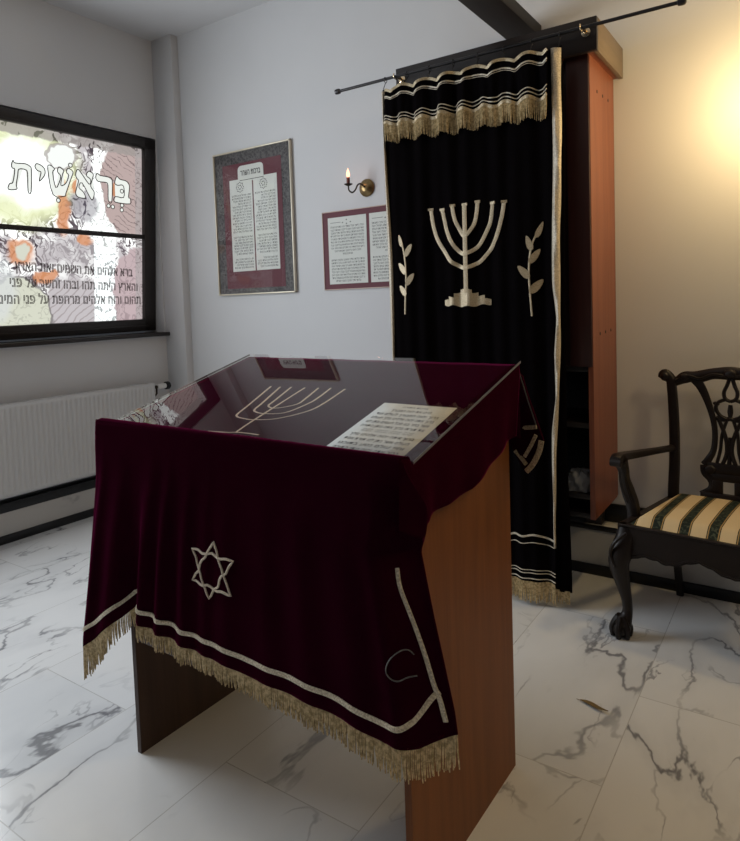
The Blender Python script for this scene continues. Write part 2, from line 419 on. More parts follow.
# left wall with the window opening
OY0, OY1, OZ0, OZ1 = 1.93, 3.302, 1.222, 2.685
b = B()
b.box(XL-.24, XL, -2.6, OY0, -.06, ZC+.05); b.box(XL-.24, XL, OY1, YB+.15, -.06, ZC+.05)
b.box(XL-.24, XL, OY0, OY1, -.06, OZ0); b.box(XL-.24, XL, OY0, OY1, OZ1, ZC+.05)
S(b.build('wall_left', M['wall'], flat=True))
b = B(); b.box(XL-.01, -3.868, 3.314, YB+.01, -.02, ZC+.01, .004); S(b.build('trim_1', M['wall']), label='white boxed pipe column in the corner by the window')
# beam
b = B(); b.box(-1.285, -1.13, -2.6, YB+.02, 2.715, 2.78, .006); S(b.build('trim_2', M['beam']), label='dark wooden beam running overhead to the back wall')
# marble ledge skirtings with black borders
def ledge(name, boxes):
    o = None
    for nm, mat, bx in boxes:
        b = B()
        for q in bx: b.box(*q, .003)
        ob = b.build(nm, M[mat], o)
        if o is None: o = ob; S(o)
ledge('baseboard_back', [('baseboard_back', 'marble_skirt', [(XL+.02, 2.6, 3.286, YB+.02, 0, .228)]),
      ('border_strip', 'black', [(XL+.04, 2.6, 3.276, YB+.01, .228, .253), (XL+.04, 2.6, 3.276, 3.30, -.002, .052), (-3.86, 2.6, YB-.012, YB+.01, .253, .345)]),
      ('ledge_top', 'marble_skirt', [(XL+.04, 2.6, 3.284, YB-.012, .250, .2545)])])
ledge('baseboard_left', [('baseboard_left', 'marble_skirt', [(XL-.02, -4.046, -2.6, 3.28, 0, .195)]),
      ('border_strip', 'black', [(XL-.01, -4.040, -2.6, 3.278, .190, .247), (XL-.01, -4.038, -2.6, 3.278, -.002, .052), (XL-.01, XL+.010, -2.6, 3.278, .247, .262)])])

# ------------------------------------------------------------------ window
tilt = math.atan(.11/1.43)
win = empty('window_1', (-4.21, 0, 1.24)); win.rotation_euler = (0, tilt, 0); S(win, label='black framed tilted window with printed translucent film and Hebrew lettering')
Y0, Y1, HT = 1.95, 3.296, 1.437
b = B()
b.box(-.03, .03, Y0, Y1, HT-.078, HT, .004); b.box(-.03, .03, Y0, Y1, 0, .09, .004)
b.box(-.03, .03, Y1-.10, Y1, 0, HT, .004); b.box(-.03, .03, Y0, Y0+.10, 0, HT, .004)
b.box(.025, .036, Y0+.07, Y1-.07, HT-.075, HT-.06, .002); b.box(.025, .036, Y0+.07, Y1-.07, .03, .045, .002)
b.build('window_frame', M['frame_dark'], win)
b = B(); b.box(-.02, .022, Y0+.08, Y1-.08, .695, .728, .003); b.build('glazing_bar', M['frame_dark'], win)
b = B(); b.box(-.012, -.004, Y0+.08, Y1-.08, .08, HT-.07); b.build('window_pane', M['film'], win, flat=True)
# lettering on the film
def wplace(d): return lambda a, c: (d, a, c)
LETTERS = [
    [(2.217, 1.1), (2.228, 1.129), (2.24, 1.114), (2.301, 1.119), (2.333, 1.109), (2.345, 1.082), (2.34, 0.949), (2.32, 0.949), (2.319, 1.06), (2.304, 1.082), (2.263, 1.079), (2.255, 1.039), (2.244, 0.979), (2.247, 0.953), (2.194, 0.946), (2.202, 0.981), (2.223, 0.992), (2.237, 1.073), (2.222, 1.08)] ,
    [(2.369, 1.11), (2.38, 1.131), (2.414, 1.123), (2.435, 1.101), (2.432, 1.063), (2.396, 1.021), (2.403, 1.053), (2.408, 1.082), (2.384, 1.089)] ,
    [(2.455, 1.11), (2.473, 1.135), (2.503, 1.114), (2.489, 1.09), (2.509, 0.994), (2.537, 1.039), (2.544, 1.078), (2.522, 1.101), (2.534, 1.131), (2.568, 1.114), (2.558, 1.087), (2.545, 1.014), (2.581, 1.032), (2.603, 1.086), (2.586, 1.107), (2.601, 1.133), (2.635, 1.114), (2.617, 1.062), (2.58, 0.964), (2.572, 0.946), (2.489, 0.946)] ,
    [(2.654, 1.1), (2.669, 1.137), (2.693, 1.119), (2.756, 1.047), (2.767, 1.082), (2.735, 1.104), (2.753, 1.136), (2.788, 1.122), (2.78, 1.084), (2.767, 1.035), (2.794, 0.998), (2.784, 0.95), (2.766, 0.95), (2.701, 1.05), (2.677, 1.017), (2.711, 0.988), (2.725, 0.95), (2.67, 0.951), (2.652, 0.981), (2.675, 1.057), (2.663, 1.075)] ,
    [(2.807, 1.101), (2.82, 1.132), (2.842, 1.119), (2.904, 1.117), (2.939, 1.098), (2.934, 0.949), (2.906, 0.952), (2.904, 1.059), (2.885, 1.077), (2.826, 1.076)] ,
    [(2.96, 1.083), (2.977, 1.131), (3.004, 1.114), (3.059, 1.107), (3.084, 1.075), (3.075, 0.995), (3.09, 0.986), (3.087, 0.947), (2.959, 0.948), (2.964, 0.986), (3.033, 0.987), (3.037, 1.055), (3.021, 1.076), (2.984, 1.069)] ,]
DOTS = [(2.616, 1.156), (2.525, 0.913), (2.907, 0.915), (2.942, 0.911), (3.019, 0.93), (3.017, 0.896), (3.019, 1.031)]
b = B()
for L in LETTERS:
    b.poly([(.0006, y, h) for y, h in L], [tuple(range(len(L)))])
for y, h in DOTS: b.poly([(.0008, y+.014*math.cos(2*PI*k/16), h+.014*math.sin(2*PI*k/16)) for k in range(16)], [tuple(range(16))])
bmesh.ops.triangulate(b.bm, faces=b.bm.faces[:])
b.build('lettering_fill', M['letter_white'], win, flat=True, recalc=False)
b = B()
for L in LETTERS:
    q = smooth(L, 3, closed=True); b.tube([(.0015, y, h) for y, h in q], .0036, .0012, n=5, up=(1, 0, 0), closed=True)
for y, h in DOTS: b.tube([(.0017, y+.014*math.cos(2*PI*k/16), h+.014*math.sin(2*PI*k/16)) for k in range(16)], .0032, .0012, n=5, up=(1, 0, 0), closed=True)
b.build('lettering_outline', M['letter_line'], win, flat=True)
rows = [('ברא אלהים את השמים ואת הארץ', 2.225, 3.105, .438, .468), ('והארץ היתה תהו ובהו וחשך על פני', 2.19, 3.148, .330, .362), ('תהום ורוח אלהים מרחפת על פני המים', 2.11, 3.175, .232, .256)]
b = B()
for t, a0, a1, hr, hl in rows:
    vs, es, (u0, u1, w0, w1) = contour(t); k = .054/CAP; W_ = .0042
    P = [(lerp(a0, a1, (u-u0)/(u1-u0)), hl-.024+(hr-hl)*((u-u0)/(u1-u0)) + w*k) for u, w in vs]
    for i, j in es:
        (y0, h0), (y1, h1) = P[i], P[j]; l = math.hypot(y1-y0, h1-h0)
        if l < 1e-6: continue
        nx, ny = -(h1-h0)/l*W_/2, (y1-y0)/l*W_/2; ex, ey = (y1-y0)/l*W_*.4, (h1-h0)/l*W_*.4
        b.poly([(.0008, y0-ex+nx, h0-ey+ny), (.0008, y1+ex+nx, h1+ey+ny), (.0008, y1+ex-nx, h1+ey-ny), (.0008, y0-ex-nx, h0-ey-ny)], [(0, 1, 2, 3)])
b.build('verse_outline', M['verse_line'], win, flat=True, recalc=False)
# dark sill board (level, in the opening)
b = B(); b.box(-4.26, XL+.05, OY0-.05, 3.312, 1.197, 1.224, .004)
sill = b.build('window_sill', M['frame_dark'], None); sill.parent = win; bpy.context.view_layer.update(); sill.matrix_parent_inverse = win.matrix_world.inverted()

# ------------------------------------------------------------------ radiator
rad = empty('radiator', (-3.98, 2.2, .295)); tag(rad, 'white panel radiator with vertical ribs under the window', 'radiator')
RY0, RY1, RH = -.75, .904, .558
b = B(); pts = []
n = int((RY1-RY0)/.0333)
for i in range(n):
    y0 = RY0+.02+i*.0333
    pts += [(y0, -.008), (y0+.006, 0), (y0+.022, 0), (y0+.028, -.008)]
pts = [(RY0, -.004), (RY0+.015, -.004)]+pts+[(RY1-.012, -.004), (RY1, -.004)]
prof = [(0.0, 0), (.012, 1), (RH-.012, 1), (RH, 0)]
vs = []; fs = []
for (hz, on) in [(0, 0), (.022, 0), (.034, 1), (RH-.034, 1), (RH-.022, 0), (RH, 0)]:
    for (yy, dx) in pts: vs.append(((dx if on else -.004), yy, hz))
m = len(pts)
for r in range(5):
    for i in range(m-1): fs.append((r*m+i, r*m+i+1, (r+1)*m+i+1, (r+1)*m+i))
b.poly(vs, fs); b.build('front_panel', M['white_enamel'], rad, solid=.002, auto=60)
for yy in (RY0, RY1-.012):
    b = B(); b.box(-.072, -.006, yy, yy+.012, 0, RH, .002); b.build('side_cover', M['white_enamel'], rad)
b = B(); b.box(-.075, -.065, RY0, RY1, 0, RH, .002); b.build('rear_panel', M['white_enamel'], rad)
b = B(); b.box(-.068, -.004, RY0, RY1, RH-.004, RH+.004, .002)
for i in range(40): b.box(-.058, -.014, RY0+.03+i*.0405, RY0+.05+i*.0405, RH+.003, RH+.006)
b.build('top_grille', M['white_enamel'], rad)
for yy in (RY0+.3, RY1-.34):
    b = B(); b.box(-.1, -.07, yy, yy+.04, .1, .5); b.build('bracket', M['white_enamel'], rad)
vy = RY1; vz = RH-.032
b = B(); b.lathe([(.008, 0), (.008, .03), (.012, .03), (.012, .05)], (-.038, vy-.002, vz), 'y', 14); b.tube([(-.038, vy+.042, vz), (-.038, vy+.042, vz-.05), (-.06, vy+.042, vz-.07), (-.095, vy+.042, vz-.07)], .007); b.build('valve_body', M['bronze'], rad)
b = B(); b.lathe([(.012, .046), (.019, .05), (.021, .09), (.019, .128)], (-.038, vy, vz), 'y', 18); vh = b.build('valve_knob', M['white_plastic'], rad)
b = B(); b.lathe([(.022, .1), (.030, .104), (.031, .128), (.024, .138)], (-.038, vy+.022, vz), 'y', 18); b.build('valve_cap', M['black'], vh)

# ------------------------------------------------------------------ framed sheets on the back wall
WORDS = 'שמע ישראל יהוה אלהינו אחד ברוך שם כבוד מלכותו לעולם ועד ואהבת את בכל לבבך ובכל נפשך ובכל מאדך והיו הדברים האלה אשר אנכי מצוך היום על לבבך ושננתם לבניך ודברת בם בשבתך בביתך ובלכתך בדרך ובשכבך ובקומך וקשרתם לאות על ידך והיו לטטפת בין עיניך וכתבתם על מזזות ביתך ובשעריך'.split()
_wi = [0]
def line(nch):
    s = ''
    while len(s) < nch:
        s += (' ' if s else '')+WORDS[_wi[0] % len(WORDS)]; _wi[0] += 1
    return s
def bplace(x, y, z): return lambda a, c: (x+a, y, z+c)
# large poster
PX0, PX1, PZ0, PZ1 = -3.530, -2.806, 1.481, 2.486
po = empty('framed_poster', (PX0, YB, PZ0)); tag(po, 'tall gilt framed poster of two Hebrew text columns on burgundy and dark mat', 'picture frame')
W, H = PX1-PX0, PZ1-PZ0
b = B()
for q in ((0, W, 0, .010), (0, W, H-.010, H), (0, .010, 0, H), (W-.010, W, 0, H)): b.box(q[0], q[1], -.026, -.002, q[2], q[3], .003)
b.build('frame', M['gilt'], po)
b = B(); b.box(.008, W-.008, -.012, -.003, .008, H-.008); b.build('ornate_mat', M['ornate'], po, flat=True)
b = B(); b.box(.085, W-.09, -.0135, -.011, .045, H-.09); b.build('burgundy_mat', M['redmat'], po, flat=True)
tx0, tx1, tz0, tz1 = .150, W-.132, .165, H-.20
b = B()
b.box(tx0, (tx0+tx1)/2-.006, -.0145, -.012, tz0, tz1); b.box((tx0+tx1)/2+.006, tx1, -.0145, -.012, tz0, tz1)
hx0, hx1 = .235, .475
hp = [(hx0, tz1-.02), (hx1, tz1-.02), (hx1, tz1+.06)] + [(hx1-.03+.03*math.cos(a), tz1+.06+.03*math.sin(a)) for a in (PI/6, PI/3, PI/2)] + [(hx0+.03+.03*math.cos(a), tz1+.06+.03*math.sin(a)) for a in (PI/2, 2*PI/3, 5*PI/6)] + [(hx0, tz1+.06)]
b.prism(hp, lambda a, c, d: (a, -.0152+d, c), .002)
b.build('text_tablet', M['paper'], po, flat=True)
b = B(); b.box(hx0+.02, hx1, -.0156, -.015, tz1-.012, tz1-.008); b.text('ברכות השחר', lambda a, c: (a, -.0157, c), h=.034, w=.185, x=(hx0+hx1)/2, y=tz1+.022, bold=.02)
for cx in (.25, .47):
    for k in range(16):
        a = 2*PI*k/16; r = .030 if k % 2 else .034
        b.ball((cx+r*math.cos(a), -.0152, tz1-.055+r*math.sin(a)), .0045, (1, .1, 1), 1)
    for k in range(6):
        a = 2*PI*k/6; b.ball((cx+.014*math.cos(a), -.0152, tz1-.055+.014*math.sin(a)), .005, (1, .1, 1), 1)
b.build('heading', M['ink'], po, flat=True)
b = B()
cols = [(tx0+.018, (tx0+tx1)/2-.02), ((tx0+tx1)/2+.02, tx1-.018)]
for a0, a1 in cols:
    z = tz1-.118; k = 0
    while z > tz0+.02:
        if k not in (14, 22):
            sh = (a1-a0)*random.choice([0, 0, 0, .06, .12, .3])
            b.text(line(20), lambda a, c: (a, -.0148, c), h=.0115, w=a1-a0-sh, x=a1, y=z, align='r', fitw=True, bold=.012)
        z -= .0193; k += 1
b.build('text_lines', M['ink'], po, flat=True, recalc=False)
b = B(); b.box(.006, W-.006, -.0195, -.018, .006, H-.006); b.build('glazing', M['glass'], po, flat=True)
# red mounted sheets
RX0, RX1, RZ0, RZ1 = -2.572, -1.890, 1.484, 1.979
rp = empty('framed_prayer', (RX0, YB, RZ0)); tag(rp, 'low burgundy framed pair of Hebrew prayer sheets beside the ark curtain', 'picture frame')
W, H = RX1-RX0, RZ1-RZ0
b = B(); b.box(.004, W-.004, -.010, -.002, .004, H-.004); b.build('burgundy_backing', M['redmat'], rp, flat=True)
b = B()
for q in ((0, W, 0, .005), (0, W, H-.005, H), (0, .005, 0, H), (W-.005, W, 0, H)): b.box(q[0], q[1], -.014, -.001, q[2], q[3], .001)
b.build('frame', M['pinkframe'], rp)
for i in range(2):
    x0 = .045+i*.316; x1 = x0+.293; z0, z1 = .036, H-.040
    b = B(); b.box(x0, x1, -.0112, -.0095, z0, z1); s = b.build('prayer_sheet', M['paper'], rp, flat=True)
    b = B()
    z = z1-.066
    for k in range(19):
        wid = (x1-x0)-.04
        if k == 9: wid *= .3
        elif k == 8: wid *= .8
        elif k == 18: wid *= .75
        if k != 10: b.text(line(int(36*wid/.253)), lambda a, c: (a, -.0114, c), h=.0105, w=wid, x=(x0+x1)/2, y=z, fitw=True, bold=.012)
        z -= .0188
    b.build('text_lines', M['ink'], s, flat=True, recalc=False)
    b = B()
    for (dx, dz) in ((-.03, -.006), (0, .010), (.03, -.006), (0, -.014)): b.ball((x0+.145+dx, -.0113, z1-.03+dz), .006, (1, .1, .8), 1)
    b.box(x0+.02, x0+.10, -.0114, -.011, z1-.034, z1-.031)
    b.build('ornament', M['ink_grey'], s, flat=True)

# ------------------------------------------------------------------ candle wall lamp(s)
def sconce():
    r = empty('wall_lamp', (-2.225, YB, 2.095))
    b = B(); b.lathe([(.052, 0), (.054, -.006), (.048, -.014), (.036, -.018), (.030, -.026), (.018, -.030)], (0, -.001, 0), 'y', 28); b.build('back_plate', M['brass'], r)
    arm = smooth([(0, -.028, 0), (-.006, -.055, .018), (-.018, -.075, .012), (-.028, -.09, -.020), (-.042, -.103, -.034), (-.056, -.115, -.020), (-.058, -.117, .012)], 6)
    b = B(); b.tube(arm, .0048, n=8); b.build('arm', M['bronze'], r)
    c = (-.058, -.117, .012)
    b = B(); b.lathe([(.004, -.008), (.012, -.006), (.025, .002), (.026, .005), (.012, .004), (.010, .008)], c, 'z', 20); b.build('drip_cup', M['bronze'], r)
    b = B(); b.lathe([(.0105, .006), (.0105, .042), (.008, .044)], c, 'z', 16); b.build('candle_tube', M['candle'], r)
    b = B(); b.lathe([(.005, .043), (.010, .052), (.0115, .062), (.0085, .076), (.003, .092), (.0008, .098)], c, 'z', 16); b.build('bulb', M['flame_bulb'], r)
    return r
s1 = sconce(); tag(s1, 'brass candle wall lamp with glowing bulb above the red framed sheets', 'wall lamp', 'brass candle wall lamps')
s2 = copy_tree(s1); s2.location = (-.10, YB, 2.12); tag(s2, 'brass candle wall lamp right of the ark, above the armchair', 'wall lamp', 'brass candle wall lamps')

# ------------------------------------------------------------------ ark cabinet
ark = empty('ark_cabinet', (-1.225, 3.15, 0)); tag(ark, 'tall reddish wooden ark cabinet behind the black velvet curtain', 'cabinet')
AX0, AX1, AY0, AY1 = -1.668+1.225, -.782+1.225, 2.953-3.15, YB-.004-3.15
for (x0, x1) in ((AX0, AX0+.022), (AX1-.022, AX1)):
    b = B()
    b.prism([(AY0, .39), (AY1-.014, .39), (AY1-.014, .395), (AY1, .395), (AY1, 2.43), (AY0, 2.43)], lambda a, c, d, x0=x0: (x0+d, a, c), x1-x0)
    sp = b.build('side_panel', M['wood_ark'], ark, flat=True)
    if x0 > 0:
        for z in (2.30, 1.22):
            for yy in (3.073, 3.168, 3.268):
                b = B(); b.lathe([(.0075, 0), (.0075, .0012), (.004, .0015)], (x1, yy-3.15, z+ (yy-3.073)*.03), 'x', 12)
                b.build('screw_cap', M['inside_dark'], sp)
for (x0, x1) in ((AX0+.002, AX0+.10), (AX1-.098, AX1-.002)):
    b = B(); b.box(x0, x1, AY0-.014, AY0+.012, 1.08, 2.43, .003); b.build('front_stile', M['wood_ark_dark'], ark)
for (x0, x1) in ((AX0+.022, -.002), (.002, AX1-.022)):
    b = B(); b.box(x0, x1, AY0+.014, AY0+.034, 1.08, 2.42, .003); b.build('door', M['wood_ark_dark'], ark)
b = B(); b.box(AX0+.02, AX1-.02, AY1-.02, AY1-.006, .37, 2.42); b.build('back_panel', M['inside_dark'], ark, flat=True)
for z in (1.055, .80, .475):
    b = B(); b.box(AX0+.022, AX1-.022, AY0+.012, AY1-.02, z, z+.024, .002); b.build('shelf', M['inside_dark'], ark)
b = B(); b.box(AX0+.022, AX1-.022, AY0+.004, AY1-.02, .392, .414, .002); b.build('bottom_board', M['inside_dark'], ark)
for x0 in (AX0+.06, AX1-.14):
    b = B(); b.box(x0, x0+.08, 3.292-3.15, AY1-.016, .2545, .392, .003); b.build('foot', M['inside_dark'], ark)
CX0, CX1, CY0 = -1.718+1.225, -.737+1.225, 2.903-3.15
b = B(); b.box(CX0, CX1, CY0, CY0+.025, 2.424, 2.564, .003); cor = b.build('cornice', M['wood_cornice'], ark)
for (x0, x1) in ((CX0, CX0+.02), (CX1-.02, CX1)):
    b = B(); b.box(x0, x1, CY0+.025, AY1, 2.424, 2.564, .002); b.build('cornice_end', M['wood_cornice_end'], cor)
b = B(); b.box(CX0+.02, CX1-.02, CY0+.025, AY1, 2.43, 2.455); b.build('cornice_soffit', M['wood_ark'], cor)
# silvery bag on the lower ark shelf
b = B(); rr = random.Random(3)
def bagf(u, v):
    a = 2*PI*u; r = 1-.25*(v**2); w = 1+.10*math.sin(5*a+6*v)+.06*math.sin(11*a-9*v)
    return (-.868+.060*r*w*math.cos(a), 3.04+.06*r*w*math.sin(a), .501+.085*v+.006*math.sin(9*a)*v)
b.grid(lambda u, v: bagf(u, v), 40, 10); b.grid(lambda u, v: (lerp(-.868, bagf(u, 1)[0], v), lerp(3.04, bagf(u, 1)[1], v), lerp(.597, bagf(u, 1)[2], v)), 40, 4)
b.grid(lambda u, v: (lerp(-.868, bagf(u, 0)[0], v), lerp(3.04, bagf(u, 0)[1], v), .501), 40, 2)
bmesh.ops.remove_doubles(b.bm, verts=b.bm.verts[:], dist=.0004)
o = b.build('plastic_bag', M['plastic_bag']); tag(o, 'crumpled silvery plastic bag on the low dark ark shelf', 'bag')

# ------------------------------------------------------------------ curtain rod
rod = empty('curtain_rod', (-1.22, 2.84, 2.503)); tag(rod, 'long thin dark curtain rod carrying the black ark curtain', 'curtain rod')
b = B(); b.tube([(-.81, 0, 0), (.82, 0, 0)], .0075, n=12); b.build('rod', M['rod'], rod)
for xx in (-.815, .815):
    b = B(); b.lathe([(.008, -.016), (.013, -.012), (.0145, 0), (.013, .012), (.008, .016)], (xx, 0, 0), 'x', 14); b.build('finial', M['rod'], rod)
for xx in (-.46, .44):
    b = B(); b.lathe([(.019, 0), (.019, -.005), (.008, -.008), (.006, -.05)], (xx, .0625, 0), 'y', 16)
    b.tube(smooth([(xx, .015, 0), (xx-.002, .0, -.0125), (xx-.004, -.0135, -.002), (xx-.004, -.0125, .012)], 5), .0035, n=8); b.build('bracket', M['chrome'], rod)

# ------------------------------------------------------------------ ark curtain
KX0, KX1, KT = -1.745, -.868, 2.445
NR = 7
ringx = [lerp(KX0+.004, KX1-.003, i/NR) for i in range(NR+1)]
def k_right(z): return pw([(0, -.926), (.36, -.917), (.72, -.902), (1.38, -.878), (2.45, -.857)], z)
def k_top(u): return KT - .022*(1-abs(math.cos(PI*NR*u)))
def kfold(x, z):
    t = (x-KX0)/(KX1-KX0)
    amp = lerp(.010, .020, sm(2.4, .6, z))
    return amp*(math.sin(2*PI*NR*t+.3)*(.35+.65*sm(1.9, 2.42, z)) + .7*math.sin(2*PI*3.3*t+1.1+.25*z)*sm(2.4, 1.6, z) + .35*math.sin(2*PI*11.3*t+.5))
def kpt(x, z, off=0.0): return (x, 2.812+kfold(x, z)-off, z)
def curtain_main(u, v):
    z = lerp(k_top(u), .108, v); x = lerp(lerp(KX0, -1.738, v), k_right(z), u); return kpt(x, z)
cu = B(); cu.grid(curtain_main, 150, 60)
cu.grid(lambda u, v: (lerp(-.945, -.868+.006*math.sin(8*v), u), 2.853-.012*math.sin(PI*u)+.006*math.sin(14*v), lerp(2.43, .075, v)), 10, 40)
curtain = cu.build('ark_curtain', M['velvet_black'], solid=.004, soff=1.0)
tag(curtain, 'black velvet ark curtain with gold menorah, fringed valance and cream side braid', 'curtain')
def kup(p): return (0, -1, 0)
def cord_k(b, pts, w, h=.002, off=.003, n=6):
    b.tube([kpt(x, z, off) for x, z in pts], w/2, h, n=n, up=(0, -1, 0))
for x in ringx:
    b = B(); b.tube([(x+.0, 2.84+.0135*math.cos(2*PI*k/18), 2.4985+.0135*math.sin(2*PI*k/18)) for k in range(18)], .0018, n=6, closed=True)
    b.tube([(x, 2.84, 2.485), (x, 2.822, 2.455), (x, 2.812+kfold(x, KT), KT-.008)], .0018, n=6); b.build('ring', M['rod'], curtain)
# valance
VX0, VX1 = -1.724, -.908
def vfold(u): return .012*math.sin(2*PI*8*u+.6)+.004*math.sin(2*PI*19*u)
def vz(u, v):
    top = k_top((lerp(VX0, VX1, u)-KX0)/(KX1-KX0))-.004
    bot = lerp(2.262, 2.236, u)+.008*math.sin(2*PI*8*u+.6)
    return lerp(top, bot, v)
def vpt(u, v, off=0.0):
    x = lerp(VX0, VX1, u); z = vz(u, v)
    base = kpt(x, z)[1]
    return (x, base-.016-vfold(u)*(.25+.75*v)-off-.012*v, z)
b = B(); b.grid(lambda u, v: vpt(u, v), 160, 14); val = b.build('valance', M['velvet_black'], curtain, solid=.003, soff=1.0)
b = B(); us = [i/150 for i in range(151)]; bt = B()
for vv, w in ((.0, .015), (.20, .007), (.25, .003), (.78, .005), (.87, .005), (.975, .016)):
    (bt if w > .01 else b).tube([vpt(u, vv, .004) for u in us], w/2, .0022, n=6, up=(0, -1, 0))
b.build('thin_braid_line', M['braid_pale'], val); bt.build('wide_braid', M['braid'], val)
def fringe(b, f, n, L, r=.0022, jit=.12, rnd=None, drift=.004):
    rnd = rnd or random.Random(5)
    for i in range(n):
        p = V(f((i+.5)/n)); l = (L((i+.5)/n) if callable(L) else L)*(1+rnd.uniform(-jit, jit)); dx, dy = rnd.uniform(-drift, drift), rnd.uniform(-drift, drift)
        b.tube([p+V((0, 0, .004)), p+V((dx*.3, dy*.3-.001, -l*.5)), p+V((dx, dy, -l))], [r, r*1.05, r*.75], n=5)
b = B(); fringe(b, lambda u: vpt(u, 1.0, .002), 260, .083, .0020, .05)
tag(b.build('valance_fringe', M['fringe'], val), kind='stuff')
# menorah embroidery
b = B()
men = [[(-1.496, 1.831), (-1.485, 1.75), (-1.457, 1.675), (-1.396, 1.588), (-1.36, 1.560), (-1.319, 1.543), (-1.27, 1.556), (-1.229, 1.583), (-1.163, 1.669), (-1.135, 1.75), (-1.122, 1.826)],
       [(-1.432, 1.824), (-1.42, 1.77), (-1.403, 1.713), (-1.364, 1.640), (-1.318, 1.608), (-1.252, 1.640), (-1.206, 1.718), (-1.188, 1.77), (-1.179, 1.828)],
       [(-1.374, 1.836), (-1.368, 1.79), (-1.355, 1.746), (-1.316, 1.690), (-1.274, 1.734), (-1.258, 1.79), (-1.252, 1.841)]]
for P in men:
    sp = smooth(P, 8); cord_k(b, sp, .021, .0028)
    for e in (P[0], P[-1]): cord_k(b, [(e[0]-.013, e[1]), (e[0]+.013, e[1])], .014, .0032)
cord_k(b, [(-1.312, 1.836-.41*t/12) for t in range(13)], .024, .0030); cord_k(b, [(-1.326, 1.834), (-1.298, 1.834)], .014, .0034)
ST = [(-1.432, 1.395), (-1.405, 1.410), (-1.375, 1.430), (-1.345, 1.443), (-1.285, 1.428), (-1.258, 1.410), (-1.228, 1.396), (-1.200, 1.396)]
for (xa, za), (xc, zc) in zip(ST, ST[1:]):
    for k in range(6):
        x0, x1 = lerp(xa, xc, k/6), lerp(xa, xc, (k+1)/6)
        zb0, zb1 = 1.363+abs(x0+1.31)*.07+.004*math.sin(90*x0), 1.363+abs(x1+1.31)*.07+.004*math.sin(90*x1)
        z1 = za+.004*math.sin(70*x0)
        b.grid(lambda u, v: kpt(lerp(x0, x1, u), lerp(lerp(zb0, zb1, u), z1, v), .004), 1, 4)
bmesh.ops.remove_doubles(b.bm, verts=b.bm.verts[:], dist=.0003)
b.build('menorah_embroidery', M['embroid'], curtain)
# leaf sprigs
def leaf(b, x, z, ang, L, w):
    pts = []
    for k in range(12):
        a = 2*PI*k/12; q = (L/2*(1+math.cos(a)), w/2*math.sin(a)*(1-.35*math.cos(a)))
        pts.append((x+q[0]*math.cos(ang)-q[1]*math.sin(ang), z+q[0]*math.sin(ang)+q[1]*math.cos(ang)))
    b.prism(pts, lambda a, c, d: kpt(a, c, .002+d), .004)
R = math.radians
for stem, leaves in (([(-1.646, 1.333), (-1.640, 1.42), (-1.632, 1.50), (-1.636, 1.60), (-1.655, 1.69)], [(-1.655, 1.665, 103, .075, .026), (-1.634, 1.615, 60, .085, .036), (-1.634, 1.53, 125, .085, .04), (-1.632, 1.475, 55, .085, .038), (-1.636, 1.425, 125, .075, .04)]),
                     ([(-1.003, 1.313), (-1.010, 1.42), (-1.013, 1.52), (-1.000, 1.62), (-.970, 1.69)], [(-.982, 1.655, 66, .09, .03), (-1.000, 1.60, 108, .085, .036), (-1.010, 1.545, 55, .09, .038), (-1.012, 1.48, 130, .09, .042), (-1.010, 1.415, 48, .095, .045)])):
    b = B(); cord_k(b, smooth(stem, 6), .009, .0026)
    for (x, z, an, L, w) in leaves: leaf(b, x, z, R(an), L*.82, w*.72)
    b.build('sprig_embroidery', M['embroid'], curtain)
# side braids
b = B()
def braid_w(z): return pw([(.28, .006), (.5, .010), (.7, .020), (.80, .022), (.95, .010), (1.15, .022), (1.3, .014), (1.45, .030), (2.43, .036)], z)
vs = []; fs = []; nz = 80
for i in range(nz+1):
    z = lerp(2.436, .285, i/nz); w = braid_w(z); xr = k_right(z)-.001+.003*math.sin(7*z)
    for t in (0, .35, .65, 1): vs.append(kpt(xr-w*(1-t), z, .004+.010*math.sin(PI*t)+.004*(t > .6)*math.sin(20*z)))
for i in range(nz):
    for k in range(3): a = i*4+k; fs.append((a, a+1, a+5, a+4))
b.poly(vs, fs); b.build('side_braid', M['braid_pale'], curtain, solid=.002)
b = B()
vs = []; fs = []
for i in range(nz+1):
    z = lerp(2.436, .30, i/nz); w = .014+.007*math.sin(5*z)
    for t in (0, .5, 1): vs.append(kpt(lerp(KX0, -1.738, i/nz)-.002+w*t, z, .003+.006*math.sin(PI*t)))
for i in range(nz):
    for k in range(2): a = i*3+k; fs.append((a, a+1, a+4, a+3))
b.poly(vs, fs); b.build('side_braid', M['braid_pale'], curtain, solid=.002)
# hem lines + fringe
b = B(); xs = [lerp(-1.735, -.922, i/120) for i in range(121)]
for z0, w, amp in ((.318, .010, .009), (.286, .004, .007), (.166, .0035, .002), (.152, .004, .002), (.126, .005, .002)):
    cord_k(b, [(x, z0+amp*math.sin(23*x)+amp*.5*math.sin(61*x)+(.0 if z0 > .2 else .0)) for x in xs], w, .0024)
b.build('hem_braid', M['braid_pale'], curtain)
b = B(); fringe(b, lambda u: kpt(lerp(-1.735, -.925, u), .110, .0), 240, .085, .0022, .12); fringe(b, lambda u: (lerp(-.945, -.87, u), 2.85, .078), 26, .05, .0022, .15)
tag(b.build('hem_fringe', M['fringe'], curtain), kind='stuff')

